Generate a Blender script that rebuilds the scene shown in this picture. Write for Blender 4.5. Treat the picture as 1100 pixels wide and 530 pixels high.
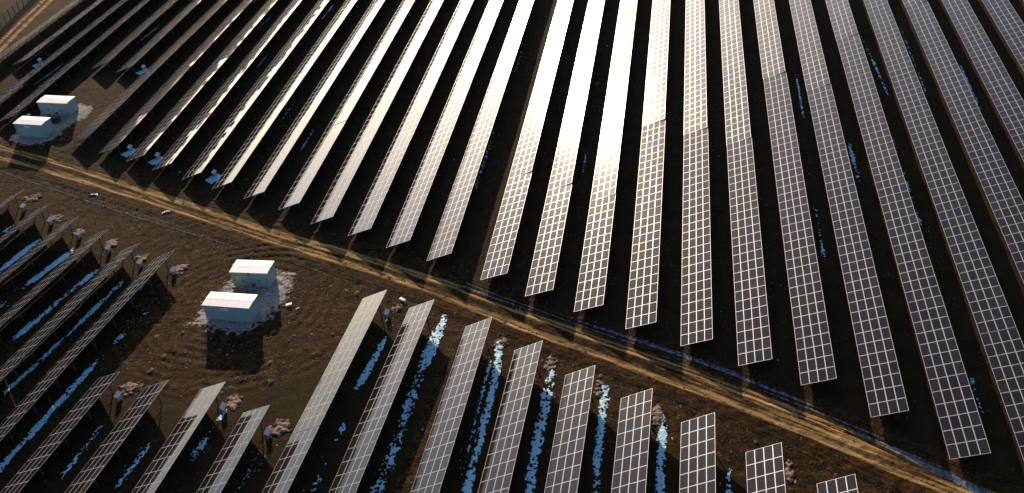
import bpy, math, random
import numpy as np
from mathutils import Matrix, Vector

random.seed(7)
rng = np.random.default_rng(7)
for o in list(bpy.data.objects):
    bpy.data.objects.remove(o, do_unlink=True)
SC = bpy.context.scene
COL = SC.collection
R = math.radians

# ------------------------------------------------------------------ camera
F_PX, W_PX, H_PX = 1079.49, 1100.0, 530.0
CAM = Vector((0, 0, 83.10))
C_R = Vector((0.98625765, 0.14438258, -0.08030892))
C_U = Vector((-0.01943538, 0.58410503, 0.81144537))
C_F = Vector((-0.16406742, 0.79873337, -0.57888418))
cd = bpy.data.cameras.new('camera')
cam = bpy.data.objects.new('camera', cd)
COL.objects.link(cam)
m = Matrix((C_R, C_U, -C_F)).transposed().to_4x4()
m.translation = CAM
cam.matrix_world = m
cd.sensor_fit = 'HORIZONTAL'
cd.sensor_width = 36.0
cd.lens = 36.0 * F_PX / W_PX
cd.clip_start = 1.0
cd.clip_end = 20000
SC.camera = cam

# ------------------------------------------------------------------ sky, sun, exposure
SUN_EL, SUN_AZ = 12.8, 22.0            # azimuth measured from +Y towards -X
wd = bpy.data.worlds.new('World')
SC.world = wd
wd.use_nodes = True
nt = wd.node_tree
bg = nt.nodes['Background']
sky = nt.nodes.new('ShaderNodeTexSky')
sky.sky_type = 'NISHITA'
sky.sun_disc = False
sky.sun_elevation = R(SUN_EL)
sky.sun_rotation = R(-SUN_AZ)
sky.altitude = 100
sky.air_density = 0.75
sky.dust_density = 1.25
sky.ozone_density = 3.0
tint = nt.nodes.new('ShaderNodeMix'); tint.data_type = 'RGBA'; tint.blend_type = 'MULTIPLY'   # white balance of the whole sky
tint.inputs[0].default_value = 1.0; tint.inputs[7].default_value = (1.06, .97, .88, 1)
nt.links.new(sky.outputs[0], tint.inputs[6])
nt.links.new(tint.outputs[2], bg.inputs[0])
bg.inputs[1].default_value = 0.125

sd = bpy.data.lights.new('sun', 'SUN')
sd.energy = 5.0
sd.angle = R(0.53)
sd.color = (1.0, 0.79, 0.55)
sun = bpy.data.objects.new('sun', sd)
COL.objects.link(sun)
SDIR = Vector((-math.sin(R(SUN_AZ)) * math.cos(R(SUN_EL)), math.cos(R(SUN_AZ)) * math.cos(R(SUN_EL)), math.sin(R(SUN_EL))))
sun.rotation_euler = SDIR.to_track_quat('Z', 'Y').to_euler()
sun.location = SDIR * 300

vs = SC.view_settings
vs.view_transform = 'Standard'
vs.look = 'None'
vs.exposure = 1.0
vs.gamma = 1.0
vs.use_curve_mapping = False
SC.render.engine = 'CYCLES'
SC.cycles.max_bounces = 6
SC.cycles.use_denoising = True

# ------------------------------------------------------------------ helpers
def link(name, me, parent=None, loc=None, rot=None):
    o = bpy.data.objects.new(name, me)
    COL.objects.link(o)
    if parent is not None:
        o.parent = parent
    if loc is not None:
        o.location = loc
    if rot is not None:
        o.rotation_euler = rot
    return o

def tag(o, label=None, cat=None, group=None, kind=None):
    if label: o['label'] = label
    if cat: o['category'] = cat
    if group: o['group'] = group
    if kind: o['kind'] = kind
    return o

def pix(p):
    d = Vector(p) - CAM
    w = d.dot(C_F)
    if w < 1:
        return None
    return (W_PX / 2 + F_PX * d.dot(C_R) / w, H_PX / 2 - F_PX * d.dot(C_U) / w)

class MB:
    """collects polygons; build() links them as one mesh object"""
    def __init__(s):
        s.v = []; s.f = []; s.mi = []
    def poly(s, pts, mat=0):
        k = len(s.v); s.v += [tuple(p) for p in pts]
        s.f.append(tuple(range(k, k + len(pts)))); s.mi.append(mat)
    def box(s, a, b, mat=0, mtx=None):
        x0, y0, z0 = a; x1, y1, z1 = b
        P = [(x0,y0,z0),(x1,y0,z0),(x1,y1,z0),(x0,y1,z0),(x0,y0,z1),(x1,y0,z1),(x1,y1,z1),(x0,y1,z1)]
        if mtx is not None:
            P = [tuple(mtx @ Vector(p)) for p in P]
        k = len(s.v); s.v += P
        for q in ((0,3,2,1),(4,5,6,7),(0,1,5,4),(1,2,6,5),(2,3,7,6),(3,0,4,7)):
            s.f.append(tuple(k + i for i in q)); s.mi.append(mat)
    def bar(s, p, q, w, h=None, mat=0):
        p, q = Vector(p), Vector(q); h = h or w
        d = (q - p); L = d.length; d.normalize()
        up = Vector((0, 0, 1)) if abs(d.z) < .95 else Vector((0, 1, 0))
        x = d.cross(up).normalized(); z = x.cross(d).normalized()
        mt = Matrix((x, d, z)).transposed().to_4x4(); mt.translation = p
        s.box((-w/2, 0, -h/2), (w/2, L, h/2), mat, mt)
    def mesh(s, name, mats):
        me = bpy.data.meshes.new(name)
        me.from_pydata(s.v, [], s.f)
        for mm in mats: me.materials.append(mm)
        me.polygons.foreach_set('material_index', s.mi)
        me.update()
        return me
    def build(s, name, mats, parent=None, loc=None, rot=None):
        return link(name, s.mesh(name, mats if isinstance(mats, list) else [mats]), parent, loc, rot)

def hsh(ix, iy, seed):
    n = (ix.astype(np.int64) * 374761393 + iy.astype(np.int64) * 668265263 + seed * 1442695041) & 0xffffffff
    n = ((n ^ (n >> 13)) * 1274126177) & 0xffffffff
    n = n ^ (n >> 16)
    return (n & 0xffff) / 65535.0

def vnoise(x, y, seed=0):
    x = np.asarray(x, float); y = np.asarray(y, float)
    ix = np.floor(x); iy = np.floor(y)
    fx = x - ix; fy = y - iy
    fx = fx * fx * (3 - 2 * fx); fy = fy * fy * (3 - 2 * fy)
    a = hsh(ix, iy, seed); b = hsh(ix + 1, iy, seed); c = hsh(ix, iy + 1, seed); d = hsh(ix + 1, iy + 1, seed)
    return (a + (b - a) * fx) * (1 - fy) + (c + (d - c) * fx) * fy

def fbm(x, y, seed=0, oct=4, g=.5):
    s = 0; a = 1; t = 0
    for k in range(oct):
        s = s + a * vnoise(x * 2 ** k + 17.3 * k, y * 2 ** k - 9.1 * k, seed + k); t += a; a *= g
    return s / t

def sstep(a, b, x):
    t = np.clip((x - a) / (b - a), 0, 1)
    return t * t * (3 - 2 * t)

def pdist(x, y, pts):
    """distance to a polyline"""
    best = np.full(np.shape(x), 1e9)
    for (ax, ay), (bx, by) in zip(pts[:-1], pts[1:]):
        dx, dy = bx - ax, by - ay
        t = np.clip(((x - ax) * dx + (y - ay) * dy) / (dx * dx + dy * dy), 0, 1)
        best = np.minimum(best, np.hypot(x - ax - t * dx, y - ay - t * dy))
    return best

def smooth_line(pts, step=1.0):
    P = np.array(pts, float)
    d = np.r_[0, np.cumsum(np.hypot(*np.diff(P, axis=0).T))]
    t = np.arange(0, d[-1], step)
    X = np.interp(t, d, P[:, 0]); Y = np.interp(t, d, P[:, 1])
    k = max(1, int(4 / step)); ker = np.ones(2 * k + 1) / (2 * k + 1)
    Xp = np.pad(X, k, mode='reflect', reflect_type='odd'); Yp = np.pad(Y, k, mode='reflect', reflect_type='odd')
    return np.c_[np.convolve(Xp, ker, 'valid'), np.convolve(Yp, ker, 'valid')]

# ------------------------------------------------------------------ materials
def new_mat(name):
    mt = bpy.data.materials.new(name); mt.use_nodes = True
    n = mt.node_tree; b = n.nodes['Principled BSDF']
    return mt, n, b

def N(n, t, **kw):
    nd = n.nodes.new(t)
    for k, val in kw.items():
        if k.startswith('i_'):
            nd.inputs[k[2:]].default_value = val
        else:
            setattr(nd, k, val)
    return nd

def noise(n, scale, detail=4, rough=.55, vec=None, dist=0):
    nd = N(n, 'ShaderNodeTexNoise'); nd.inputs['Scale'].default_value = scale
    nd.inputs['Detail'].default_value = detail; nd.inputs['Roughness'].default_value = rough
    nd.inputs['Distortion'].default_value = dist
    if vec is not None: n.links.new(vec, nd.inputs['Vector'])
    return nd.outputs['Fac']

def ramp(n, fac, stops):
    r = N(n, 'ShaderNodeValToRGB'); e = r.color_ramp.elements
    while len(e) < len(stops): e.new(.5)
    for k, (p, c) in enumerate(stops):
        e[k].position = p; e[k].color = (c, c, c, 1) if not isinstance(c, tuple) else (*c, 1)
    n.links.new(fac, r.inputs[0]); return r.outputs[0]

def mixc(n, fac, a, b, mode='MIX'):
    mx = N(n, 'ShaderNodeMix', data_type='RGBA', blend_type=mode)
    for sock, val in ((mx.inputs[0], fac), (mx.inputs[6], a), (mx.inputs[7], b)):
        if isinstance(val, (int, float)): sock.default_value = val
        elif isinstance(val, tuple): sock.default_value = (*val, 1)
        else: n.links.new(val, sock)
    return mx.outputs[2]

def math_n(n, op, a, b=None):
    mn = N(n, 'ShaderNodeMath', operation=op)
    for sock, val in ((mn.inputs[0], a), (mn.inputs[1], b)):
        if val is None: continue
        if isinstance(val, (int, float)): sock.default_value = val
        else: n.links.new(val, sock)
    return mn.outputs[0]

def pos(n):
    return N(n, 'ShaderNodeNewGeometry').outputs['Position']

def bump(n, b, h, strength, dist):
    bp = N(n, 'ShaderNodeBump'); bp.inputs['Strength'].default_value = strength
    bp.inputs['Distance'].default_value = dist
    n.links.new(h, bp.inputs['Height']); n.links.new(bp.outputs[0], b.inputs['Normal'])

def attr(n, name):
    return N(n, 'ShaderNodeAttribute', attribute_name=name).outputs['Fac']

# soil: shaded grassy earth between the rows, brown churned mud, sandy ruts, slush
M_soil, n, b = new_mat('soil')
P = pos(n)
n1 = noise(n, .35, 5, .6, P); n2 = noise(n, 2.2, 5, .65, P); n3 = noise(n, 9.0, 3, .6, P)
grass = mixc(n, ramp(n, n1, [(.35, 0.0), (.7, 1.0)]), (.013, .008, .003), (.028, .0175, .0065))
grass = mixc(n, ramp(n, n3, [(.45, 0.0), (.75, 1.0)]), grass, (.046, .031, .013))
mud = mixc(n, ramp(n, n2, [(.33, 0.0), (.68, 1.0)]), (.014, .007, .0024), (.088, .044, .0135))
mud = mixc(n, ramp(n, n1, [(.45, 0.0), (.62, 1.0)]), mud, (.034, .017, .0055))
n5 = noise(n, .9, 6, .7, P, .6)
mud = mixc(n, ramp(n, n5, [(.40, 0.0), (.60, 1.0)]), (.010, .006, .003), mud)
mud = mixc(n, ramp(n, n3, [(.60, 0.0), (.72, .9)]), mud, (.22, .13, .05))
mp = N(n, 'ShaderNodeMapping'); mp.vector_type = 'TEXTURE'; mp.inputs['Rotation'].default_value = (0, 0, R(-25.5)); mp.inputs['Scale'].default_value = (7.0, .5, 1)
n.links.new(P, mp.inputs['Vector'])
n4 = noise(n, 1.0, 5, .62, mp.outputs[0])
rutc = mixc(n, ramp(n, n4, [(.35, 0.0), (.65, 1.0)]), (.08, .043, .014), (.44, .26, .09))
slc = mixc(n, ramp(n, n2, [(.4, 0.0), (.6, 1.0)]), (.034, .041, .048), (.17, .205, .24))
def edge(a, lo, hi, src=None, amp=.9):
    t = math_n(n, 'ADD', attr(n, a), math_n(n, 'MULTIPLY', math_n(n, 'SUBTRACT', src or n2, .5), amp))
    return ramp(n, t, [(lo, 0.0), (hi, 1.0)])
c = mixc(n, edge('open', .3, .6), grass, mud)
c = mixc(n, edge('rut', .38, .8, math_n(n, 'ADD', math_n(n, 'MULTIPLY', n4, .7), math_n(n, 'MULTIPLY', n2, .3)), 1.8), c, rutc)
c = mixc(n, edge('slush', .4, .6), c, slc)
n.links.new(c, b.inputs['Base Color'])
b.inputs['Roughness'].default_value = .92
b.inputs['Specular IOR Level'].default_value = .03
hgt = math_n(n, 'ADD', math_n(n, 'MULTIPLY', noise(n, 2.8, 7, .68, P), 1.0), math_n(n, 'MULTIPLY', noise(n, 6.0, 4, .6, P), .35))
bump(n, b, hgt, .5, .22)

def simple(name, col, rough=.5, metal=0, spec=.5, var=0.0, scale=3.0, bmp=0.0, bdist=.02, obj=True):
    mt, n, b = new_mat(name)
    if var:
        tc = N(n, 'ShaderNodeTexCoord').outputs['Object'] if obj else pos(n)
        f = noise(n, scale, 5, .6, tc)
        lo = tuple(x * (1 - var) for x in col); hi = tuple(min(1, x * (1 + var)) for x in col)
        n.links.new(mixc(n, ramp(n, f, [(.3, 0.0), (.7, 1.0)]), lo, hi), b.inputs['Base Color'])
        if bmp: bump(n, b, f, bmp, bdist)
    else:
        b.inputs['Base Color'].default_value = (*col, 1)
    b.inputs['Roughness'].default_value = rough
    b.inputs['Metallic'].default_value = metal
    b.inputs['Specular IOR Level'].default_value = spec
    return mt

# solar glass: very dark cells under slightly textured glass
M_glass, n, b = new_mat('solar_glass')
mr = attr(n, 'mr')
cc = mixc(n, mr, (.006, .0055, .0065), (.016, .0125, .012))
n.links.new(cc, b.inputs['Base Color'])
P = pos(n)
b.inputs['Roughness'].default_value = .1
n.links.new(math_n(n, 'ADD', math_n(n, 'MULTIPLY', noise(n, 1.1, 4, .6, P), .04), .025), b.inputs['Roughness'])
b.inputs['IOR'].default_value = 1.33
b.inputs['Coat Weight'].default_value = .17
b.inputs['Coat Roughness'].default_value = .15
b.inputs['Coat IOR'].default_value = 1.33
b.inputs['Specular IOR Level'].default_value = .42
M_frame = simple('aluminium_frame', (.33, .33, .34), .45, 0.3, .5)
M_border = simple('white_backsheet', (.26, .26, .26), .25, 0, .5)
M_back = simple('module_back', (.42, .42, .42), .6)
M_steel = simple('galvanised_steel', (.07, .07, .072), .6, .3, .4, .25, 2.0)
M_wall = simple('painted_wall_panel', (.245, .305, .295), .45, 0, .4, .10, 1.2)
M_wallB = simple('painted_door_panel', (.235, .30, .31), .45, 0, .4, .1, 1.6)
M_roof = simple('painted_roof_sheet', (.80, .74, .70), .5, 0, .4, .06, .9)
M_dark = simple('dark_steel', (.035, .037, .035), .6, .2)
M_plinth = simple('concrete', (.24, .23, .22), .85, 0, .3, .2, 2.0)
M_yellow = simple('yellow_sign_paint', (.50, .40, .08), .5)
M_cab = simple('cabinet_paint', (.34, .35, .36), .4, .1)
M_rust = simple('porcelain_brown', (.10, .045, .025), .35)
M_white = simple('white_sheeting', (.78, .76, .72), .6)
def loose(name, lo, hi, scale, thr):
    mt, n, b = new_mat(name)
    P = pos(n)
    f = noise(n, scale, 6, .68, P); f2 = noise(n, scale * 3.5, 3, .6, P)
    c = mixc(n, ramp(n, f, [(.32, 0.0), (.66, 1.0)]), lo, hi)
    c = mixc(n, ramp(n, f2, [(.55, 0.0), (.72, .8)]), c, tuple(x * .45 for x in lo))
    t = math_n(n, 'ADD', attr(n, 'v'), math_n(n, 'MULTIPLY', math_n(n, 'SUBTRACT', f, .5), 1.6))
    c = mixc(n, ramp(n, t, [(thr, 0.0), (thr + .28, 1.0)]), (.045, .024, .009), c)
    n.links.new(c, b.inputs['Base Color'])
    b.inputs['Roughness'].default_value = .95; b.inputs['Specular IOR Level'].default_value = .05
    bump(n, b, f2, .6, .12)
    return mt
M_gravel = loose('pale_gravel', (.15, .13, .12), (.38, .335, .31), 2.2, .62)
M_heap = loose('pale_heap_soil', (.12, .082, .055), (.33, .25, .195), 3.0, .66)
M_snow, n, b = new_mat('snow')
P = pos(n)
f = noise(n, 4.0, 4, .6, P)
n.links.new(mixc(n, ramp(n, f, [(.3, 0.0), (.6, 1.0)]), (.20, .46, .62), (.36, .62, .74)), b.inputs['Base Color'])  # blue cast of skylight in shade is painted into the white snow's colour
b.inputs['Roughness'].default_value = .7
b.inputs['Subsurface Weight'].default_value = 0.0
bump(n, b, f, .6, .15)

# ------------------------------------------------------------------ layout data (metres, rows run along Y)
def tilt_of(key, upper):
    if upper:
        return 19.2 if key[0] == 'y' else 20.1 if key[0] == 'z' else 20.4 if key in 'abcd' else 20.8
    return {'A': 25.0, 'B': 25.0, 'M1': 23.6, 'M2': 23.6, 'M3': 24.6, 'M4': 24.6}.get(key, 25.4 if key[0] == 'N' else 26.0)
Z0 = 0.60
# (row key, X of the low edge at the road end, Y of the road end, slope dX/dY)
UP_L = [('i',-34.95,109.91,.0),('h',-41.59,112.79,0),('g',-48.11,115.6,0),('f',-54.76,118.45,0),('e',-61.2,122.07,0),('d',-68.05,125.15,0),
        ('c',-74.49,127.9,0),('b',-80.91,130.74,0),('a',-87.4,133.42,0),('z2',-93.6,136.27,.005),('z1',-100.0,138.9,.01),('z0',-107.2,142.6,.028),
        ('y6',-112.6,171.0,.02),('y5',-119.0,172.85,.025),('y4',-126.4,150.5,.026),('y3',-133.1,146.0,.04),('y2',-138.1,175.0,.04),('y1',-144.9,166.0,.045)]
UP_R = [('j',-26.52,105.72,0),('k',-19.95,102.43,0),('l',-13.2,99.58,0),('m',-6.42,96.47,0),('n',.42,93.63,0),('o',7.19,90.49,0),('p',14.12,87.63,0),
        ('q',21.16,82.95,0),('r',28.28,77.32,0),('s',35.57,71.6,0),('t',42.99,66.2,0),('u',50.29,61,0),('v',57.68,56,0),('w',65.1,51,0)]
LO_R = [('C',-26.75,96.0,.022),('D',-19.80,91.9,.02),('E',-13.05,87.8,.015),('F',-6.25,84.3,.012),('G',.65,80.9,.01),('H',7.5,76.9,.01),('I',14.5,73.05,.01)]
LO_L = [('B',-35.0,99.4,.034),('A',-41.85,101.2,.042),('M1',-49.95,78.15,.044),('M2',-56.8,81.75,.052),('M3',-63.85,81.5,.08),('M4',-70.65,82.65,.10),
        ('N1',-75.5,109.0,.092),('N2',-81.5,110.7,.115),('N3',-88.25,114.1,.125),('N4',-94.9,117.5,.135),('N5',-101.7,121.1,.14),('N6',-108.65,124.9,.12),('N7',-115.6,128.6,.12)]
NX, NY = 4, 13
CW, CL = 1.0075, 2.0
SW = NX * CW
TL = NY * CL
TGAP = .025

RUT1 = [(-135,144.0),(-119.0,138.3),(-108.1,134.4),(-84.6,125.5),(-63.7,116.5),(-47.9,110.2),(-33.6,104.3),(-19.8,97.0),(-2.9,89.3),(11.6,82.1),(26.3,74.2),(30.8,71.5),(44,63)]
RUT2 = [(-135,147.2),(-121.4,142.0),(-104.4,135.8),(-95.0,131.8),(-77.6,124.5),(-58.9,116.3),(-46.0,111.7),(-31.9,106.0),(-18.9,99.6),(-10.1,95.4),(2.5,89.6),(12.8,84.2),(26.4,76.6),(31.2,73.7),(44,65.5)]
R1 = smooth_line(RUT1, .5); R2 = smooth_line(RUT2, .5)
ROAD = smooth_line([((a[0]+b_[0])/2, (a[1]+b_[1])/2) for a, b_ in zip([(-135,144.0),(-119.5,138.6),(-105,133.2),(-84.6,125.5),(-60,115.0),(-47,110.0),(-32.8,103.9),(-19.5,96.9),(-6,90.8),(3,86.6),(12,81.9),(26.3,74.2),(31,71.4),(44,63)],
        [(-135,147.2),(-121.4,142.0),(-104.4,135.8),(-84,127.2),(-58.9,116.3),(-46.0,111.7),(-31.9,106.0),(-18.9,99.6),(-5,92.9),(3,89.3),(12.8,84.2),(26.4,76.6),(31.2,73.7),(44,65.5)])], .5)
LINE_L = [(-128,139.4),(-116.7,134.6),(-102.9,128.8),(-84.0,120.9),(-64.0,113.3)]
LINE_M = [(-60.5,112.2),(-54.5,110.1),(-48.6,107.6)]
DITCH = [(-28.8,105.6),(-27.2,104.7),(-15.2,99.3),(-3.1,94.4),(7.9,89.2),(17.8,83.0),(31.2,73.5),(42,66)]
TRACK_U = [(-28.6,104.5),(-27.9,122.9),(-28.1,155.1),(-28.5,178),(-28.5,240)]
TRACK_L = [(-27.1,98.5),(-27.5,88.3),(-28.1,73.3),(-28.6,60)]
SAND = [(-143.5,170),(-147.5,181.0),(-149.9,198.4),(-151.5,212.3),(-156,240),(-160,270)]
PAD_A = [(-64.6,95.0),(-61.5,93.2),(-56.6,93.3),(-53.4,96.0),(-52.3,99.5),(-52.2,104.5),(-54.0,107.5),(-58,108.4),(-62.6,106.2),(-63.5,101.5)]
PAD_B = [(-121.5,144.6),(-117.8,142.2),(-113.2,142.4),(-111.3,147.0),(-110.3,152.5),(-110.2,157.2),(-114,158.8),(-120,157.6),(-121.6,151)]

def open_mask(x, y):
    """brown churned ground: the yard round the cabins, the road side, the upper left clearing"""
    roadd = pdist(x, y, ROAD[::6])
    # signed position below the road
    yr = np.interp(x, ROAD[:, 0], ROAD[:, 1])
    o = 1 - sstep(3.2, 5.5, roadd)
    low = (y < yr) & (y > yr - 13.5)
    o = np.maximum(o, np.where(low, 1 - sstep(9.5, 13.5, yr - y), 0))
    yard = np.hypot((x + 58) / 17.0, (y - 97) / 17.0)
    o = np.maximum(o, np.where(y < yr, 1 - sstep(.85, 1.1, yard), 0))
    yard2 = np.hypot((x + 115) / 14.0, (y - 152) / 19.0)
    o = np.maximum(o, .9 * (1 - sstep(.75, 1.1, yard2)))
    o = np.maximum(o, 1 - sstep(3.0, 4.5, pdist(x, y, SAND)))
    o = np.maximum(o, .75 * (1 - sstep(.9, 1.8, pdist(x, y, TRACK_L))))
    return o

SLOPE = .042
def rise(x, y):
    """the lower field climbs gently away from the road"""
    yr = np.interp(x, ROAD[:, 0], ROAD[:, 1])
    d = np.clip(yr - 8 - np.asarray(y, float), 0, 45)
    return SLOPE * d * d / (d + 3)

def height(x, y):
    x = np.asarray(x, float); y = np.asarray(y, float)
    o = open_mask(x, y)
    z = .12 * (fbm(x * .11, y * .11, 3, 3) - .5) * 2
    z = z + (.04 + .02 * o) * (fbm(x * .8, y * .8, 11, 3) - .5) * 2
    z = z + (.03 + .05 * o) * (fbm(x * 2.3, y * 2.3, 23, 2) - .5)
    # tyre marks curving round the yard
    rr = np.hypot(x + 58.5, (y - 100) * 1.05) + 2.5 * (fbm(x * .1, y * .1, 41, 2) - .5)
    yard = (1 - sstep(9, 16, np.abs(rr - 12))) * o
    z = z + yard * .05 * np.sin(rr * 4.2) * sstep(.35, .6, fbm(x * .25, y * .25, 47, 2))
    z = z - .10 * np.exp(-(pdist(x, y, DITCH) / .7) ** 2)
    return z - .02 + rise(x, y)

# ------------------------------------------------------------------ ground
def axis(lo, hi, step, far_lo, far_hi, mid):
    a = [lo]; d = step
    core = np.arange(lo, hi, step)
    right = []; xq = hi; d = step
    while xq < far_hi:
        right.append(xq); d = min(d * 1.12, mid) if xq < hi + 90 else d * 1.35; xq += d
    left = []; xq = lo; d = step
    while xq > far_lo:
        d = min(d * 1.12, mid) if xq > lo - 90 else d * 1.35; xq -= d; left.append(xq)
    return np.r_[np.array(left)[::-1], core, np.array(right)]
XS = axis(-122, 40, .32, -5000, 5000, .9)
YS = axis(62, 150, .32, -5000, 6000, .9)
GX, GY = np.meshgrid(XS, YS)
GZ = height(GX, GY)
far = np.maximum(np.abs(GX + 50), np.abs(GY - 130))
GZ = GZ * (1 - sstep(200, 400, far))
def grid_mesh(name, X, Y, Z, mats, attrs=None):
    ny, nx = X.shape
    co = np.stack([X, Y, Z], -1).reshape(-1, 3)
    idx = np.arange(ny * nx).reshape(ny, nx)
    q = np.stack([idx[:-1, :-1], idx[:-1, 1:], idx[1:, 1:], idx[1:, :-1]], -1).reshape(-1, 4)
    return np_mesh(name, co, q, mats, attrs)
def np_mesh(name, co, q, mats, attrs=None, smooth=True):
    me = bpy.data.meshes.new(name)
    k = q.shape[1]
    me.vertices.add(len(co)); me.vertices.foreach_set('co', co.astype(np.float32).ravel())
    me.loops.add(q.size); me.loops.foreach_set('vertex_index', q.astype(np.int32).ravel())
    me.polygons.add(len(q)); me.polygons.foreach_set('loop_start', np.arange(0, q.size, k, dtype=np.int32))
    me.polygons.foreach_set('loop_total', np.full(len(q), k, np.int32))
    me.polygons.foreach_set('use_smooth', np.full(len(q), smooth))
    for mm in mats: me.materials.append(mm)
    me.update(calc_edges=True)
    for kx, val in (attrs or {}).items():
        at = me.attributes.new(kx, 'FLOAT', 'POINT'); at.data.foreach_set('value', np.asarray(val, np.float32).ravel())
    return me
def line_band(x, y, pts, w):
    return np.exp(-(pdist(x, y, pts) / w) ** 2)
def soil_attrs(X, Y):
    op = open_mask(X, Y)
    rut = .9 * (1 - sstep(.4, 1.3, pdist(X, Y, SAND) - .8)) * 0
    return {'open': op, 'rut': rut, 'slush': np.zeros_like(X)}
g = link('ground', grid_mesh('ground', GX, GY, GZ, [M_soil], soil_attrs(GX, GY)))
tag(g, 'dark bare soil and mud under the solar rows', kind='structure')

def strip(name, line, prof, lift=.02, step=.25, rutf=None, slushf=None, openv=1.0, depth=None, label=None, mat=None, wob=0.0):
    """a strip of soil following a ground line; prof = half width"""
    L = smooth_line(line, step)
    T = np.gradient(L, axis=0); T /= np.linalg.norm(T, axis=1)[:, None]
    Nn = np.c_[-T[:, 1], T[:, 0]]
    s = np.arange(-prof, prof + 1e-6, min(.2, prof / 4))
    X = L[:, 0][:, None] + Nn[:, 0][:, None] * s[None]
    Y = L[:, 1][:, None] + Nn[:, 1][:, None] * s[None]
    S = np.broadcast_to(s[None], X.shape)
    D = np.broadcast_to((np.arange(len(L)) * step)[:, None], X.shape)
    e = sstep(prof, prof * .72, np.abs(S))
    Z = height(X, Y) + np.where(np.abs(S) > prof - .01, -.05, lift * e)
    if depth is not None:
        Z = Z + depth(X, Y, S, D)
    at = {'open': np.full_like(X, openv), 'rut': rutf(X, Y, S, D) if rutf else np.zeros_like(X), 'slush': slushf(X, Y, S, D) if slushf else np.zeros_like(X)}
    o = link(name, grid_mesh(name, X, Y, Z, [mat or M_soil], at))
    return tag(o, label, kind='structure')

def road_rut(X, Y, S, D):
    a = np.exp(-(pdist(X, Y, R1[::4]) / .62) ** 2); b_ = np.exp(-(pdist(X, Y, R2[::4]) / .7) ** 2)
    k = .68 + .7 * fbm(X * .12, Y * .12, 61, 3)
    wide = .55 * sstep(-12, 8, X) * np.exp(-(S / 1.7) ** 2)
    fine = .22 * np.sin(S * 9 + 3 * fbm(X * .2, Y * .2, 63, 2))
    return np.clip(np.maximum(np.maximum(a, b_), wide) * k * (1.12 + fine), 0, 1)
def road_depth(X, Y, S, D):
    a = np.exp(-(pdist(X, Y, R1[::4]) / .4) ** 2); b_ = np.exp(-(pdist(X, Y, R2[::4]) / .4) ** 2)
    return .05 - .08 * np.maximum(a, b_) + .02 * np.sin(S * 9)
strip('dirt_road', ROAD, 4.0, .03, .3, road_rut, None, 1.0, road_depth, 'ochre dirt road with wheel ruts between the two solar fields')
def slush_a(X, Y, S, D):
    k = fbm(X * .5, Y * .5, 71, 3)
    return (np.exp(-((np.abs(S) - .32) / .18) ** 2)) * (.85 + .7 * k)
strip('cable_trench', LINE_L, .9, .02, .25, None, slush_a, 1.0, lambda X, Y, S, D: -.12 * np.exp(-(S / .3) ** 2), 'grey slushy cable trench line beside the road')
strip('cable_trench', LINE_M, .9, .02, .25, None, slush_a, 1.0, lambda X, Y, S, D: -.12 * np.exp(-(S / .3) ** 2), 'short grey trench line between the upper cabin and the road')
def slush_d(X, Y, S, D):
    k = fbm(X * .35, Y * .35, 73, 3)
    return np.clip(np.exp(-(S / .6) ** 2) * (.62 + .7 * k), 0, 1)
strip('ditch', DITCH, 1.2, .07, .25, None, slush_d, .5, None, 'slush filled ditch along the upper edge of the road')
def slush_t(X, Y, S, D):
    k = fbm(X * .3, Y * .3, 79, 3)
    return (np.exp(-((np.abs(S) - .45) / .16) ** 2)) * (.5 + .7 * k)
strip('service_track', TRACK_U, 1.1, .02, .3, None, slush_t, .6, lambda X, Y, S, D: -.08 * np.exp(-((np.abs(S) - .45) / .16) ** 2), 'narrow rutted service track in the wide gap above the road')
strip('service_track', TRACK_L, 1.1, .02, .3, lambda X, Y, S, D: .35 * np.exp(-((S - .7) / .5) ** 2), slush_t, 1.0, lambda X, Y, S, D: -.08 * np.exp(-((np.abs(S) - .45) / .16) ** 2), 'narrow rutted service track in the wide gap below the road')
def sand_r(X, Y, S, D):
    return np.clip(np.maximum(np.exp(-((S - .9) / .45) ** 2), np.exp(-((S + 1.1) / .6) ** 2)) * 1.3, 0, 1)
strip('sand_track', SAND, 2.6, .03, .4, sand_r, None, 1.0, None, 'pale sandy track by the far left fence')

def blob_mesh(name, cx, cy, rx, ry, res, vfun, zfun, mat, org=(0, 0, 0)):
    """a patch of loose material with a broken edge: only grid faces where vfun > .5 stay"""
    X, Y = np.meshgrid(np.arange(cx - rx, cx + rx, res), np.arange(cy - ry, cy + ry, res))
    jit = np.random.default_rng(3)
    X = X + jit.uniform(-.35, .35, X.shape) * res; Y = Y + jit.uniform(-.35, .35, X.shape) * res
    V = vfun(X, Y); Z = zfun(X, Y, V)
    k = V > .5; kq = k[:-1, :-1] & k[1:, :-1] & k[:-1, 1:] & k[1:, 1:]
    ny, nx = X.shape; idx = np.arange(ny * nx).reshape(ny, nx)
    q = np.stack([idx[:-1, :-1], idx[:-1, 1:], idx[1:, 1:], idx[1:, :-1]], -1)[kq]
    used, inv = np.unique(q, return_inverse=True)
    co = np.stack([X, Y, Z], -1).reshape(-1, 3)[used] - np.array(org)
    return np_mesh(name, co, inv.reshape(-1, 4), [mat], {'v': V.reshape(-1)[used]})
def in_poly(x, y, P_):
    """signed distance to a polygon, positive inside"""
    c_ = np.zeros(np.shape(x), bool); j = len(P_) - 1
    for i in range(len(P_)):
        (xi, yi), (xj, yj) = P_[i], P_[j]
        c_ ^= ((yi > y) != (yj > y)) & (x < (xj - xi) * (y - yi) / (yj - yi + 1e-12) + xi); j = i
    d = pdist(x, y, list(P_) + [P_[0]])
    return np.where(c_, d, -d)
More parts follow.
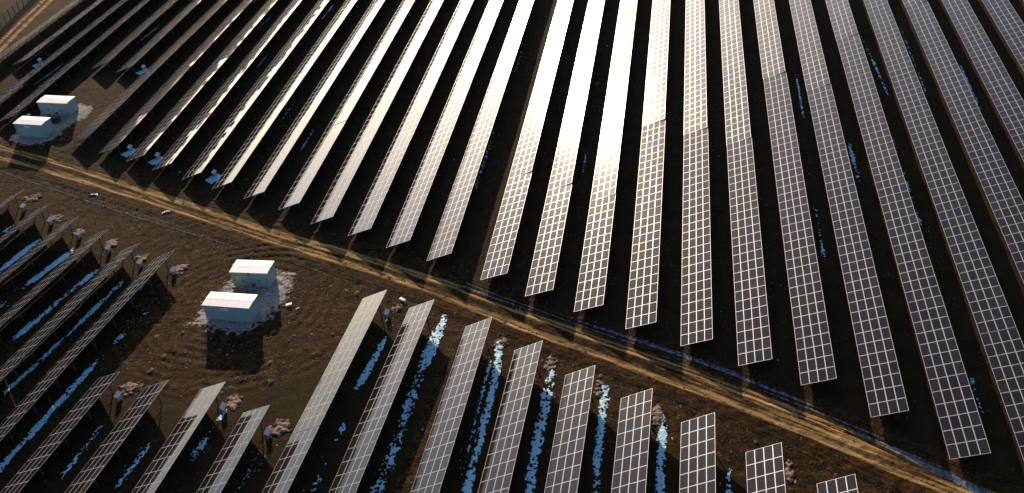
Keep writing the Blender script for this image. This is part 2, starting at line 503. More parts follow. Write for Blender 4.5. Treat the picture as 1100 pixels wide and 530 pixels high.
def pad(name, outline, label, seed):
    P_ = np.array(outline); cx, cy = P_.mean(0)
    def vf(X, Y): return .5 + .42 * in_poly(X, Y, outline) + .9 * (fbm(X * .35, Y * .35, seed + 200, 3) - .45) + 1.1 * (fbm(X * 2.2, Y * 2.2, seed + 210, 3) - .5)
    def zf(X, Y, V): return height(X, Y) + .02 + .07 * np.clip(V - .5, 0, 1) + .07 * (fbm(X * 3.5, Y * 3.5, 91, 3) - .5)
    o = link(name, blob_mesh(name, cx, cy, 9, 11, .14, vf, zf, M_gravel))
    tag(o, label, kind='structure')
pad('gravel_pad', PAD_A, 'pale gravel pad under the two cabins below the road', 5)
pad('gravel_pad', PAD_B, 'pale gravel pad under the two cabins at the upper left', 6)

# ------------------------------------------------------------------ solar tables
def module_arrays(tx=0., ty=0., z0=0.):
    """one framed module centred on its own origin: x across the slope, y along the row, z normal"""
    w, l, t = (CW - .022) / 2, (CL - .024) / 2, .04
    def ring(a, c_, z): return [(-a, -c_, z), (a, -c_, z), (a, c_, z), (-a, c_, z)]
    lip, bor, rec = .025, .014, .004
    v = ring(w, l, -t) + ring(w, l, 0) + ring(w - lip, l - lip, 0) + ring(w - lip, l - lip, -rec) + ring(w - lip - bor, l - lip - bor, -rec)
    f = []; mi = []
    for i in range(4):
        j = (i + 1) % 4
        f.append((i, j, 4 + j, 4 + i)); mi.append(0)
        f.append((4 + i, 4 + j, 8 + j, 8 + i)); mi.append(0)
        f.append((8 + i, 8 + j, 12 + j, 12 + i)); mi.append(0)
        f.append((12 + i, 12 + j, 16 + j, 16 + i)); mi.append(1)
    f.append((16, 17, 18, 19)); mi.append(2)
    f.append((3, 2, 1, 0)); mi.append(3)
    v = np.array(v)
    return v, np.array(f), np.array(mi)
MODV, MODF, MODM = module_arrays()
MOD_MATS = [M_frame, M_border, M_glass, M_back]
def add_face_attr(me, vals):
    at = me.attributes.new('mr', 'FLOAT', 'FACE'); at.data.foreach_set('value', np.asarray(vals, np.float32))
MOD_MESH = []
for k in range(6):
    me = np_mesh('module', MODV, MODF, MOD_MATS, smooth=False)
    me.polygons.foreach_set('material_index', MODM.astype(np.int32)); me.update()
    add_face_attr(me, np.full(len(MODF), [.15, .3, .45, .6, .75, .95][k]))
    MOD_MESH.append(me)
FIELD_MESH = []
for k in range(10):
    sg = .0022 if k < 6 else .011
    vv = []; ff = []; mm = []; rr = []
    for iy in range(NY):
        for ix in range(NX):
            a, b_ = rng.normal(0, sg, 2)
            q = MODV.copy(); q[:, 2] += q[:, 0] * a * 1.0 + q[:, 1] * b_ * .6
            q[:, 0] += CW * (ix + .5); q[:, 1] += CL * (iy + .5); q[:, 2] += .1
            ff.append(MODF + len(vv) * 20); vv.append(q); mm.append(MODM); rr.append(np.full(len(MODF), rng.uniform(.1, 1)))
    me = np_mesh('modules', np.concatenate(vv), np.concatenate(ff), MOD_MATS, smooth=False)
    me.polygons.foreach_set('material_index', np.concatenate(mm).astype(np.int32)); me.update()
    add_face_attr(me, np.concatenate(rr))
    FIELD_MESH.append(me)
NF = 6
FRAME_Y = [1.6 + k * (TL - 3.2) / (NF - 1) for k in range(NF)]
PURLIN_S = [.35, 1.45, 2.58, 3.68]
def support_meshes(tilt):
    ct, st = math.cos(R(tilt)), math.sin(R(tilt))
    d = {}
    mb = MB(); mb.box((-.035, .05, .0), (.035, TL - .05, .058)); d['purlin'] = mb.mesh('purlin', [M_steel])
    mb = MB(); mb.box((.2, -.04, -.10), (SW - .2, .04, -.004)); d['rafter'] = mb.mesh('rafter', [M_steel])
    hf, hr = Z0 + .9 * st - .1, Z0 + 3.1 * st - .1
    mb = MB(); mb.box((-.05, -.05, -.4), (.05, .05, hf)); d['front'] = mb.mesh('post', [M_steel])
    mb = MB(); mb.box((-.05, -.05, -.4), (.05, .05, hr)); d['rear'] = mb.mesh('post', [M_steel])
    mb = MB(); mb.bar((3.1 * ct, 0.07, .35), (1.75 * ct, 0.07, Z0 + 1.75 * st - .1), .05); d['brace'] = mb.mesh('brace', [M_steel])
    # joined frame for tables too small to show the pieces
    mb = MB(); ry = Matrix.Rotation(-R(tilt), 4, 'Y'); ry.translation = (0, 0, Z0)
    for s in PURLIN_S: mb.box((s - .035, .05, 0), (s + .035, TL - .05, .058), 0, ry)
    for y in FRAME_Y:
        mb.box((.2, y - .04, -.10), (SW - .2, y + .04, -.004), 0, ry)
        mb.box((.9 * ct - .05, y - .05, -.4), (.9 * ct + .05, y + .05, hf))
        mb.box((3.1 * ct - .05, y - .05, -.4), (3.1 * ct + .05, y + .05, hr))
        mb.bar((3.1 * ct, y + .07, .35), (1.75 * ct, y + .07, Z0 + 1.75 * st - .1), .05)
    d['joined'] = mb.mesh('support_frame', [M_steel])
    return d
SUP = {q: support_meshes(q) for q in (19.2, 20.1, 20.4, 20.8, 23.6, 24.6, 25.0, 25.4, 26.0)}
ORD = ['', 'first', 'second', 'third', 'fourth', 'fifth', 'sixth', 'seventh', 'eighth', 'ninth', 'tenth', 'eleventh', 'twelfth', 'thirteenth',
       'fourteenth', 'fifteenth', 'sixteenth', 'seventeenth', 'eighteenth', 'nineteenth']
stats = {'near': 0, 'far': 0}
# small settlement differences of single tables (degrees of tilt), seen as steps in the reflections
STEP_AT = {'i': 0, 'j': 1, 'k': 1, 'l': 1, 'm': 2, 'n': 2, 'o': 2, 'p': 3, 'q': 3, 'r': 4, 's': 5, 't': 5, 'u': 6, 'v': 6, 'w': 6}

def make_table(key, k, x, y0, slope, tilt, label, group):
    ct, st = math.cos(R(tilt)), math.sin(R(tilt))
    yaw = -math.atan(slope)
    def W_(s, y):   # world position of a point of the table
        lx, ly = s * ct, y
        return (x + lx * math.cos(yaw) - ly * math.sin(yaw), y0 + lx * math.sin(yaw) + ly * math.cos(yaw), Z0 + s * st)
    px = [pix(W_(s, y)) for s in (0, SW) for y in np.linspace(0, TL, 9)]
    mgn = 60
    if not any(p and -mgn < p[0] < W_PX + mgn and -mgn < p[1] < H_PX + mgn for p in px):
        return None
    # size of a module in the picture, biggest in view
    best = 0
    for y in np.linspace(0, TL - CL, 7):
        a, b_, c_ = pix(W_(1.5, y)), pix(W_(1.5 + CW, y)), pix(W_(1.5, y + CL))
        if -10 < a[0] < W_PX + 10 and -10 < a[1] < H_PX + 10:
            area = abs((b_[0]-a[0])*(c_[1]-a[1]) - (b_[1]-a[1])*(c_[0]-a[0]))
            best = max(best, math.sqrt(area))
    r_ = random.Random(hash(key) % 1000 + k * 77 if False else sum(map(ord, key)) * 31 + k * 77)
    jt = max(-.35, min(.35, r_.gauss(0, .16))); jp = max(-.12, min(.12, r_.gauss(0, .07)))
    if key in STEP_AT:      # the ground falls away a little where the nearer tables of these rows stand
        jt += -1.7 if k < STEP_AT[key] else 1.7 if key in 'mnop' else .6
    za, zb = float(rise(x, y0)), float(rise(x + slope * TL, y0 + TL))
    t = link('solar_table', None, None, (x, y0, za - math.sin(R(jp)) * TL / 2 - math.sin(R(jt)) * SW * ct / 2), (R(jp) + math.atan2(zb - za, TL), -R(jt), yaw))
    tag(t, label, 'solar panel', group)
    rot = (0, -R(tilt), 0)
    sup = SUP[tilt]
    def at(s, y, z=0): return (s * ct - z * st, y, Z0 + s * st + z * ct)
    if best >= 8.6:
        stats['near'] += 1
        for iy in range(NY):
            for ix in range(NX):
                link('module', MOD_MESH[r_.randrange(6)], t, at(CW * (ix + .5), CL * (iy + .5), .1),
                     (r_.gauss(0, .0016), rot[1] + r_.gauss(0, .0022), 0))
        for s in PURLIN_S: link('purlin', sup['purlin'], t, at(s, 0), rot)
        for y in FRAME_Y:
            link('rafter', sup['rafter'], t, (0, y, Z0), rot)
            link('post', sup['front'], t, (.9 * ct, y, 0)); link('post', sup['rear'], t, (3.1 * ct, y, 0))
            link('brace', sup['brace'], t, (0, y, 0))
    else:
        stats['far'] += 1
        o = link('modules', FIELD_MESH[r_.randrange(6) if key[0] not in 'yzab' else 6 + r_.randrange(4)], t, (0, 0, Z0), rot); o['kind'] = 'stuff'
        link('support_frame', sup['joined'], t)
    return t

def make_rows(rows, side, upper):
    for ri, (key, x, y, sl) in enumerate(rows, 1):
        for k in range(8):
            tilt = tilt_of(key, upper)
            step = (TL + TGAP) * k
            y0 = y + step if upper else y - TL - step
            x0 = x + sl * (y0 - y)
            half = 'upper' if upper else 'lower'
            where = 'road-end solar table' if k == 0 else '%s solar table from the road' % ORD[k + 1]
            lab = '%s in the %s %s row %s of the wide gap' % (where, ORD[ri], half, side)
            grp = 'solar tables in the field %s the road' % ('above' if upper else 'below')
            make_table(key, k, x0, y0, sl, tilt, lab, grp)
make_rows(UP_L, 'left', True)
make_rows(UP_R, 'right', True)
make_rows(LO_R, 'right', False)
make_rows(LO_L, 'left', False)
print('tables', stats)

# ------------------------------------------------------------------ cabins
def cabin(loc, yaw, L, D, Hh, label, front, sign=False):
    z = float(height(loc[0], loc[1])) + .05
    t = link('equipment_cabin', None, None, (loc[0], loc[1], z), (0, 0, yaw))
    tag(t, label, 'cabin', 'equipment cabins on gravel pads')
    mb = MB(); mb.box((-L/2 + .06, -D/2 + .06, -.3), (L/2 - .06, D/2 - .06, .22)); mb.build('plinth', M_plinth, t)
    mb = MB(); mb.box((-L/2, -D/2, .22), (L/2, D/2, Hh)); 
    # gable ends up to the ridge
    rz = Hh + .065
    for sx in (-1, 1):
        xx = sx * (L/2 - .001)
        mb.poly([(xx, -D/2, Hh), (xx, D/2, Hh), (xx, 0, rz)][::(1 if sx > 0 else -1)])
    mb.build('wall', M_wall, t)
    ov = .16
    mb = MB()
    th = .07
    for sy in (-1, 1):
        a = (-L/2 - ov, sy * (D/2 + ov), Hh - ov * .065 / (D/2) + .02); r0 = (-L/2 - ov, 0, rz + .02)
        b_ = (L/2 + ov, a[1], a[2]); r1 = (L/2 + ov, 0, rz + .02)
        up = lambda p: (p[0], p[1], p[2] + th)
        top = [up(a), up(b_), up(r1), up(r0)]
        bot = [a, b_, r1, r0]
        if sy > 0: top = top[::-1]; bot = bot[::-1]
        mb.poly(top); mb.poly(bot[::-1])
        mb.poly([a, b_, up(b_), up(a)] if sy < 0 else [b_, a, up(a), up(b_)])
        mb.poly([a, up(a), up(r0), r0]); mb.poly([b_, r1, up(r1), up(b_)])
    roof = mb.build('roof', M_roof, t)
    mb = MB(); mb.box((-L/2 - ov - .02, -.09, rz + .082), (L/2 + ov + .02, .09, rz + .097)); mb.build('ridge_cap', M_roof, roof)
    nr = int(L / .8)
    for i in range(1, nr):
        xx = -L/2 + i * L / nr
        for sy in (-1, 1):
            mb = MB(); mb.bar((xx, sy * .12, rz + .090), (xx, sy * (D/2 + ov - .01), Hh - ov * .065 / (D/2) + .088), .03, .012); mb.build('roof_rib', M_roof, roof)
    # corner posts
    for sx in (-1, 1):
        for sy in (-1, 1):
            mb = MB(); mb.box((sx*L/2 - .05 + sx*.012, sy*D/2 - .05 + sy*.012, .22), (sx*L/2 + .05 + sx*.012, sy*D/2 + .05 + sy*.012, Hh - .07)); mb.build('corner_trim', M_wallB, t)
    yf = -D/2
    if front == 'doors':
        nd = 4; dw = (L - .7) / nd
        for i in range(nd):
            x0 = -L/2 + .35 + i * dw
            mb = MB(); mb.box((x0 + .03, yf - .035, .3), (x0 + dw - .03, yf + .01, Hh - .3)); d = mb.build('door', M_wallB, t)
            mb = MB(); hx = x0 + (dw - .14 if i % 2 == 0 else .14)
            mb.box((hx - .03, yf - .09, 1.1), (hx + .03, yf - .035, 1.35)); mb.build('handle', M_dark, d)
            for zz in (.6, Hh - .65):
                hx2 = x0 + (.05 if i % 2 == 0 else dw - .05)
                mb = MB(); mb.box((hx2 - .025, yf - .06, zz), (hx2 + .025, yf - .035, zz + .14)); mb.build('hinge', M_dark, d)
        mb = MB(); x0 = -L/2 + .35 + dw * .5
        if sign:
            mb.box((x0 - .32, yf - .05, 1.2), (x0 + .32, yf - .037, 1.9)); mb.build('warning_sign', M_yellow, t)
        mb = MB(); mb.box((.1, yf - .06, .25), (.55, yf - .036, .75)); v = mb.build('vent_grille', M_dark, t)
        mb = MB(); mb.box((-.25, yf - .2, Hh - .26), (.12, yf - .012, Hh - .12)); mb.build('lamp', M_dark, t)
    else:
        ns = 5; dw = L / ns
        for i in range(1, ns):
            mb = MB(); x0 = -L/2 + i * dw; mb.box((x0 - .012, yf - .012, .24), (x0 + .012, yf + .01, Hh - .1)); mb.build('panel_joint', M_wallB, t)
        mb = MB(); mb.box((-.9, yf - .03, Hh - .75), (.15, yf + .01, Hh - .35)); v = mb.build('vent_plate', M_roof, t)
        for i in range(4):
            mb = MB(); mb.box((-.85, yf - .045, Hh - .70 + i * .085), (.10, yf - .03, Hh - .66 + i * .085)); mb.build('louvre', M_cab, v)
    return t
cabin((-58.55, 104.75), R(-1.0), 5.3, 2.6, 2.65, 'grey-white cabin with yellow door sign, upper of the pair below the road', 'doors', True)
cabin((-58.75, 97.05), R(-3.2), 6.5, 2.6, 2.65, 'plain white-roofed cabin, lower of the pair below the road', 'plain')
cabin((-116.6, 155.3), R(-5), 6.3, 2.6, 2.7, 'pale cabin with double doors, right of the upper left pair', 'doors')
cabin((-116.7, 146.9), R(-6), 5.8, 2.6, 2.75, 'plain pale cabin nearest the road, left of the upper left pair', 'plain')

def transformer(loc, yaw, label):
    z = float(height(*loc)) + .05
    t = link('transformer', None, None, (*loc, z), (0, 0, yaw)); tag(t, label, 'transformer', 'transformers between the cabins')
    mb = MB(); mb.box((-1.2, -.7, -.2), (1.2, .7, .18)); mb.build('base', M_plinth, t)
    mb = MB(); mb.box((-.85, -.42, .18), (.85, .42, 1.45)); mb.box((-.92, -.49, 1.45), (.92, .49, 1.52)); mb.build('tank', M_dark, t)
    for i in range(9):
        for sy in (-1, 1):
            mb = MB(); x = -.76 + i * .19; y0, y1 = sorted((sy * .425, sy * .68)); mb.box((x - .02, y0, .35), (x + .02, y1, 1.32)); mb.build('cooling_fin', M_dark, t)
    for i in range(3):
        mb = MB(); x = -.5 + i * .5
        for q in range(5): mb.box((x - .09 + .012 * q, -.09 + .012 * q, 1.521 + q * .09), (x + .09 - .012 * q, .09 - .012 * q, 1.58 + q * .09))
        mb.box((x - .03, -.03, 1.58), (x + .03, .03, 2.05)); mb.build('bushing', M_rust, t)
    mb = MB()
    for q in range(8):
        a0, a1 = q * math.pi / 4, (q + 1) * math.pi / 4
        p = lambda a, x: (x, .2 * math.cos(a), 1.85 + .2 * math.sin(a))
        mb.poly([p(a0, -1.05), p(a1, -1.05), p(a1, -.72), p(a0, -.72)])
        mb.poly([(-1.05, 0, 1.85), p(a1, -1.05), p(a0, -1.05)]); mb.poly([(-.72, 0, 1.85), p(a0, -.72), p(a1, -.72)])
    mb.box((-.9, -.05, 1.52), (-.85, .05, 1.68)); mb.build('oil_conservator', M_dark, t)
transformer((-59.0, 100.75), R(-2), 'dark finned transformer between the two cabins below the road')
transformer((-115.2, 151.0), R(-5), 'dark finned transformer between the two upper left cabins')

# ------------------------------------------------------------------ inverter cabinets at the row ends
def row_at(key):
    for rows, up in ((UP_L, 1), (UP_R, 1), (LO_R, 0), (LO_L, 0)):
        for ri, (k, x, y, s) in enumerate(rows, 1):
            if k == key:
                side = 'left' if rows in (UP_L, LO_L) else 'right'
                return x, y, s, up, '%s %s row %s of the wide gap' % (ORD[ri], 'upper' if up else 'lower', side)
def inverter(key, dx, dy, lean=0):
    x, y, s, up, where = row_at(key)
    X, Y = x + 3.75 + dx, y + dy
    z = float(height(X, Y))
    t = link('inverter_cabinet', None, None, (X, Y, z), (0, 0, lean))
    tag(t, 'grey inverter cabinet at road end of %s' % where.replace(' of the wide gap', ' of wide gap'), 'inverter', 'inverter cabinets at the row ends')
    for yy in (-.45, .45):
        mb = MB(); mb.box((-.04, yy - .04, -.3), (.04, yy + .04, .78)); mb.build('post', M_steel, t)
    mb = MB(); mb.box((.045, -.42, .12), (.30, .42, .70)); bx = mb.build('case', M_cab, t)
    mb = MB(); mb.box((.301, -.36, .17), (.32, .36, .65)); d = mb.build('door', M_cab, bx)
    mb = MB(); mb.box((.321, .24, .5), (.345, .28, .6)); mb.build('handle', M_dark, bx)
    mb = MB(); mt = Matrix.Rotation(R(28), 4, 'Y'); mt.translation = (-.15, 0, .98)
    mb.box((0, -.55, 0), (.6, .55, .025), 0, mt); mb.build('rain_cover', M_cab, t)
for key in ('y2', 'y1', 'y4', 'y6', 'z1', 'z2', 'b'):
    inverter(key, .9, 2.2)
for key in ('N1', 'N2', 'N3', 'N4', 'N5', 'N6', 'M1', 'M2', 'M4', 'A'):
    inverter(key, .15, -2.9)

# ------------------------------------------------------------------ pale heaps at the row ends
def heap(loc, rx, ry, hh, label, seed, mat=None):
    z0 = float(height(*loc))
    def vf(X, Y):
        r2 = ((X - loc[0]) / rx) ** 2 + ((Y - loc[1]) / ry) ** 2
        return 1.05 - .55 * r2 + 1.3 * (fbm(X * .9 + seed, Y * .9, seed + 300, 3) - .5) + 1.0 * (fbm(X * 3, Y * 3, seed + 310, 2) - .5)
    def zf(X, Y, V): return height(X, Y) + .01 + hh * .45 * np.clip(V - .5, 0, .8) + .16 * (fbm(X * 3.2, Y * 3.2, seed + 320, 3) - .42) * np.clip(V - .5, 0, .4) * 2
    o = link('spoil_heap', blob_mesh('spoil_heap', loc[0], loc[1], rx * 1.7, ry * 1.7, .1, vf, zf, mat or M_heap, (loc[0], loc[1], z0)), None, (loc[0], loc[1], z0))
    tag(o, label, 'heap', 'pale heaps at the row ends')
for i, (key, lx, ly, rx, ry, hh) in enumerate([('N1', -71.3, 107.4, 1.3, 1.7, .5), ('N2', -78.4, 109.4, 1.2, 1.4, .5), ('N3', -84.8, 113.2, 1.0, 1.2, .4), ('N4', -91.8, 115.9, 1.5, 1.3, .45), ('N5', -97.6, 120.0, 1.7, 1.3, .5),
        ('N6', -105.4, 125.4, 1.5, 1.6, .5), ('M4', -66.3, 81.9, 1.35, 1.6, .45), ('M2', -52.2, 80.4, 1.2, 1.5, .45), ('M1', -45.05, 76.8, 1.25, 1.4, .45), ('A', -37.0, 99.6, .8, 1.5, .4),
        ('C', -22.1, 93.7, .95, 1.5, .45), ('D', -15.35, 90.3, .9, 1.6, .4), ('E', -8.95, 86.5, .7, 1.7, .4), ('F', -2.0, 82.4, .75, 1.6, .4), ('H', 11.9, 75.3, .5, 1.6, .35)]):
    where = row_at(key)[4]
    heap((lx, ly), rx, ry, hh, 'pale flat heap at road end of %s' % where.replace(' of the wide gap', ' of wide gap'), 20 + i)

# ------------------------------------------------------------------ fence at the far upper left
fp = smooth_line([(-147.5, 168), (-151.9, 185), (-155.2, 205), (-158, 225), (-161, 250)], 2.6)
t = link('mesh_fence', None, None, (fp[0][0], fp[0][1], 0)); tag(t, 'dark wire mesh fence with posts beyond the sandy track', 'fence')
org = Vector((fp[0][0], fp[0][1], 0))
for i in range(len(fp)):
    a = Vector((fp[i][0], fp[i][1], float(height(*fp[i])))) - org
    mb = MB(); mb.box((a.x - .06, a.y - .06, a.z - .3), (a.x + .06, a.y + .06, a.z + 2.35)); mb.build('post', M_steel, t)
    if i + 1 < len(fp):
        b_ = Vector((fp[i+1][0], fp[i+1][1], float(height(*fp[i+1])))) - org
        mb = MB()
        for zz in np.arange(.1, 2.3, .2):
            mb.bar(a + Vector((0, 0, zz)), b_ + Vector((0, 0, zz)), .014)
        for q in np.linspace(.03, .97, 27):
            p = a.lerp(b_, q); mb.bar(p + Vector((0, 0, .08)), p + Vector((0, 0, 2.25)), .01)
        o = mb.build('mesh_panel', M_steel, t)

# ------------------------------------------------------------------ snow left behind the high edges
SN_CO, SN_Q = [], []
sn_n = 0
def snow_band(line, w, dens, seed, res=.09, hgt=.09, taper=True):
    global sn_n
    L = smooth_line(line, res)
    if len(L) < 4: return
    T = np.gradient(L, axis=0); T /= np.linalg.norm(T, axis=1)[:, None]
    s = np.arange(-w, w + 1e-6, res)
    X = L[:, 0][:, None] - T[:, 1][:, None] * s[None]; Y = L[:, 1][:, None] + T[:, 0][:, None] * s[None]
    D = np.broadcast_to((np.arange(len(L)) * res)[:, None], X.shape); tot = len(L) * res
    S = np.broadcast_to(s[None], X.shape)
    m1 = fbm(X * .45 + seed, Y * .22, 101 + seed, 3); m2 = fbm(X * 4.2, Y * 3.0, 131 + seed, 3, .65)
    v = dens - .03 + .9 * (m1 - .5) + 1.45 * (m2 - .5) - (np.abs(S) / w) ** 2 * .55
    if taper: v = v - .5 * (1 - sstep(0, 2.5, np.minimum(D, tot - D)))
    Z = height(X, Y) + .012 + hgt * np.clip(v - .35, 0, .6)
    keep = v > .5
    kq = keep[:-1, :-1] & keep[1:, :-1] & keep[:-1, 1:] & keep[1:, 1:]
    ny, nx = X.shape; idx = np.arange(ny * nx).reshape(ny, nx)
    q = np.stack([idx[:-1, :-1], idx[:-1, 1:], idx[1:, 1:], idx[1:, :-1]], -1)[kq]
    if len(q) == 0: return
    used, inv = np.unique(q, return_inverse=True)
    co = np.stack([X, Y, Z], -1).reshape(-1, 3)[used]
    SN_CO.append(co); SN_Q.append(inv.reshape(-1, 4) + sn_n); sn_n += len(co)
BANDS = [  # line, half width, density
 ([(-36.9,94.5),(-37.3,88.5),(-38.1,84.0),(-38.2,82.5)], .55, .95), ([(-37.7,79.5),(-37.9,75.0)], .5, .95), ([(-37.9,72.5),(-38.3,64)], .5, .75),
 ([(-30.3,98.6),(-30.7,92.0),(-30.9,80),(-31.2,72),(-31.4,62)], .95, .74),
 ([(-21.9,94.2),(-21.6,85.3),(-21.7,69.6),(-21.8,60)], .6, .98), ([(-22.7,91.5),(-22.7,84),(-22.6,70)], .35, .62),
 ([(-14.9,90.5),(-15.1,82.6),(-15.2,70.1),(-15.3,60)], .75, .86),
 ([(-8.3,85.9),(-8.3,78),(-8.2,64)], .6, .80),
 ([(-1.4,82.0),(-1.5,75),(-1.3,64)], .6, .86),
 ([(5.7,75.9),(5.6,71.7),(5.6,64)], .45, .9),
 ([(-71.0,98.5),(-71.8,95.3)], .55, .85), ([(-72.3,92.8),(-72.8,90.0)], .5, .95), ([(-73.0,88.0),(-74.1,77.2),(-75.2,66.3),(-76,60)], .55, 1.05),
 ([(-78.2,104.8),(-79.6,94.4),(-82.1,78.3)], .5, .80),
 ([(-83.6,106.8),(-85.6,97.1),(-87.2,89)], .6, .86),
 ([(-90.0,111.6),(-91.2,106),(-92.6,101.1)], .65, .95), ([(-92.9,99),(-94.5,90)], .5, .6),
 ([(-97.0,114.0),(-98.0,109),(-98.9,103.1)], .7, 1.0), ([(-103.5,118.8),(-104.6,113.5)], .7, .85),
 ([(-66.5,77.5),(-67.3,66)], .55, .60), ([(-59.3,74.5),(-60.3,64)], .5, .66), ([(-52.6,79.8),(-52.9,76)], .55, .75), ([(-53.0,75.5),(-53.6,70)], .55, .85), ([(-46.0,72.5),(-46.5,64)], .45, .62),
 ([(-15.2,133.5),(-15.2,141.5)], .5, .85), ([(33.2,186),(34.6,160)], .5, .82), ([(26.2,147),(26.3,131)], .6, .78), ([(33.0,148),(33.1,120)], .45, .66), ([(48.2,174),(48.1,154)], .5, .8), ([(40.9,190),(40.8,160)], .4, .62), ([(33.3,92),(33.2,83.5)], .55, .72),
 ([(-114.9,196),(-115.7,185)], .7, .95), ([(-90.8,192),(-89.9,200)], .6, .9), ([(-127.6,178),(-129.0,166)], .6, .85), ([(-97.3,204),(-96.9,212)], .6, .8), ([(-77.6,196),(-77.4,206)], .5, .85),
 ([(-83.9,168),(-83.7,182)], .4, .62), ([(-31.6,128),(-31.5,150)], .6, .64), ([(-31.2,168),(-31.2,182)], .5, .62), ([(-64.0,140),(-63.9,152)], .45, .7), ([(-71.2,150),(-71,160)], .4, .66), ([(20.0,150),(20.0,170)], .4, .6), ([(19.3,112),(19.3,128)], .35, .6),
]
for i, (l, w, d) in enumerate(BANDS):
    far_ = min(q[1] for q in l) > 118 or l[0][0] > 24
    snow_band(l, w * (.72 if far_ else 1), d - (.10 if far_ else 0), i)
# patches by the inverters of the upper field and slushy snow by the yard pads
for i, key in enumerate(('y2', 'y1', 'y4', 'y6', 'z1', 'z2', 'b')):
    x, y, s, up, wh = row_at(key); snow_band([(x + 4.2, y + .3), (x + 5.6, y + 2.6)], 1.0, 1.02, 60 + i, taper=False)
for i, (x, y) in enumerate([(-22.0,93.6),(-14.9,90.6),(-8.2,86.1),(-1.5,82.0),(-30.2,98.2)]):
    snow_band([(x - .1, y + .9), (x + .1, y - 2.2)], .6, .74, 80 + i, taper=False)
# flecks
def flecks(n_, sampler, r0, r1, seed):
    global sn_n
    r_ = np.random.default_rng(seed)
    pts = np.array([sampler(r_) for _ in range(n_)]) if not hasattr(sampler, 'many') else sampler.many(r_, n_)
    k = 6; nn = len(pts)
    rad = r_.uniform(r0, r1, nn) * (1 + (r_.random(nn) < .06) * 1.2)
    a = np.arange(k)[None] * 2 * np.pi / k + r_.uniform(0, 1, nn)[:, None]
    rr = rad[:, None] * r_.uniform(.5, 1.2, (nn, k))
    z = height(pts[:, 0], pts[:, 1])
    X = pts[:, 0][:, None] + rr * np.cos(a); Y = pts[:, 1][:, None] + rr * np.sin(a) * 1.3
    ring = np.stack([X, Y, np.broadcast_to((z - .01)[:, None], X.shape)], -1)
    co = np.concatenate([ring, np.c_[pts, z + rad * .5][:, None, :]], 1).reshape(-1, 3)
    q = (np.array([[0, 1, 2, 6], [2, 3, 4, 6], [4, 5, 0, 6]])[None] + 7 * np.arange(nn)[:, None, None]).reshape(-1, 4)
    SN_CO.append(co); SN_Q.append(q + sn_n); sn_n += 7 * nn
ALLR = [(x, y, s, 1) for (_, x, y, s) in UP_L + UP_R] + [(x, y, s, 0) for (_, x, y, s) in LO_L + LO_R]
CL_C = [(rng.integers(len(ALLR)), rng.uniform(2, 95)) for _ in range(110)]
def in_gap(r_):
    if r_.random() < .8:
        i, d0 = CL_C[r_.integers(len(CL_C))]; d = d0 + r_.normal(0, 2.2)
    else:
        i = r_.integers(len(ALLR)); d = r_.uniform(1, 95)
    x, y, s, up = ALLR[i]
    d = abs(d) if up else -abs(d) * .45
    return x + s * d + 4.5 + r_.normal(0, .55), y + d
flecks(650, in_gap, .04, .12, 5)
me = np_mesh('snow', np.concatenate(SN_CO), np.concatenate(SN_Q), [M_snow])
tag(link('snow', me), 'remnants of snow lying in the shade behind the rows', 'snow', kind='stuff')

# pale chips and clods on the churned ground
SN_CO, SN_Q = [], []; sn_n = 0
def in_open(): pass
def _many(r_, n_):
    p = np.c_[r_.uniform(-120, 25, n_ * 6), r_.uniform(66, 150, n_ * 6)]
    return p[open_mask(p[:, 0], p[:, 1]) > .6][:n_]
in_open.many = _many
flecks(900, in_open, .05, .13, 8)
me = np_mesh('rubble', np.concatenate(SN_CO), np.concatenate(SN_Q), [simple('pale_stone', (.42, .34, .26), .9, 0, .2, .4, 1.0, obj=False)], smooth=False)
tag(link('rubble', me), 'pale stones and chips strewn over the churned mud', 'rubble', kind='stuff')
SN_CO, SN_Q = [], []; sn_n = 0
flecks(2600, in_open, .08, .22, 9)
me = np_mesh('clods', np.concatenate(SN_CO), np.concatenate(SN_Q), [simple('mud_clod', (.085, .055, .03), .95, 0, .2, .5, 1.0, obj=False)], smooth=True)
tag(link('clods', me), 'clods of dark brown mud over the churned yard', 'clods', kind='stuff')

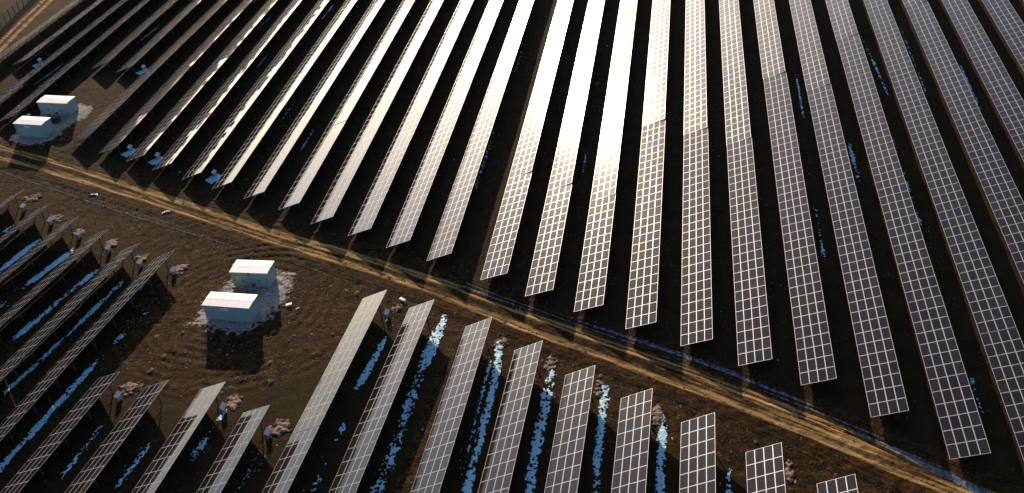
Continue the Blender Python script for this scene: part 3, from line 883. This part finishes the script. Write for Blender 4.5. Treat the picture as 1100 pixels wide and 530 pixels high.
TG_V, TG_F = [], []
def tufts(n_, many, seed, h0, h1):
    r_ = np.random.default_rng(seed)
    p = many(r_, n_); z = height(p[:, 0], p[:, 1])
    for (x, y), zz in zip(p, z):
        for _ in range(4):
            a = r_.uniform(0, 6.28); h = r_.uniform(h0, h1); l = r_.uniform(.05, .3); w = .018
            bx, by = x + r_.normal(0, .06), y + r_.normal(0, .06)
            k = len(TG_V)
            TG_V.extend([(bx - w * math.sin(a), by + w * math.cos(a), zz - .02), (bx + w * math.sin(a), by - w * math.cos(a), zz - .02), (bx + l * math.cos(a), by + l * math.sin(a), zz + h)])
            TG_F.append((k, k + 1, k + 2))
def many_edge(r_, n_):
    p = np.c_[r_.uniform(-125, 38, n_ * 8), r_.uniform(64, 165, n_ * 8)]
    o = open_mask(p[:, 0], p[:, 1]); cl = fbm(p[:, 0] * .25, p[:, 1] * .25, 401, 3)
    d = np.minimum(pdist(p[:, 0], p[:, 1], R1[::8]), pdist(p[:, 0], p[:, 1], R2[::8]))
    return p[(cl > .52) & (d > 1.1)][:n_]
tufts(5200, many_edge, 31, .08, .3)
me = np_mesh('dry_grass', np.array(TG_V), np.array(TG_F), [simple('dry_grass_straw', (.24, .155, .06), .9, 0, .1, .4, 1.0, obj=False)], smooth=False)
tag(link('dry_grass', me), 'thin dry grass tufts scattered over the soil', 'grass', kind='stuff')

# scraps of white sheeting and timber
def scrap(loc, L, w, yaw, label, seed):
    r_ = np.random.default_rng(seed)
    u = np.linspace(-L/2, L/2, 9); v = np.linspace(-w/2, w/2, 5)
    X, Y = np.meshgrid(u, v); Y = Y + .35 * np.sin(X * 2.2 + seed) * (L > 1.2); Zc = .1 + .16 * r_.random(X.shape)
    c_, s_ = math.cos(yaw), math.sin(yaw)
    o = link('sheeting_scrap', grid_mesh('sheeting_scrap', X * c_ - Y * s_, X * s_ + Y * c_, Zc, [M_white]), None, (*loc, float(height(*loc))))
    md = o.modifiers.new('thickness', 'SOLIDIFY'); md.thickness = .02
    tag(o, label, 'scrap', 'white scraps lying on the mud')
scrap((-94.8, 126.6), 1.5, .3, R(-25), 'crumpled white sheeting on the trench line left of the cabins', 1)
scrap((-79.9, 121.8), 1.3, .28, R(50), 'bent white sheeting strip on the trench line nearer the cabins', 2)
scrap((-36.6, 101.8), 1.1, .4, R(-35), 'white board scrap just above the first lower row left of wide gap', 3)
scrap((-52.0, 99.8), .8, .5, R(30), 'small white lump right of the cabin pad', 4)
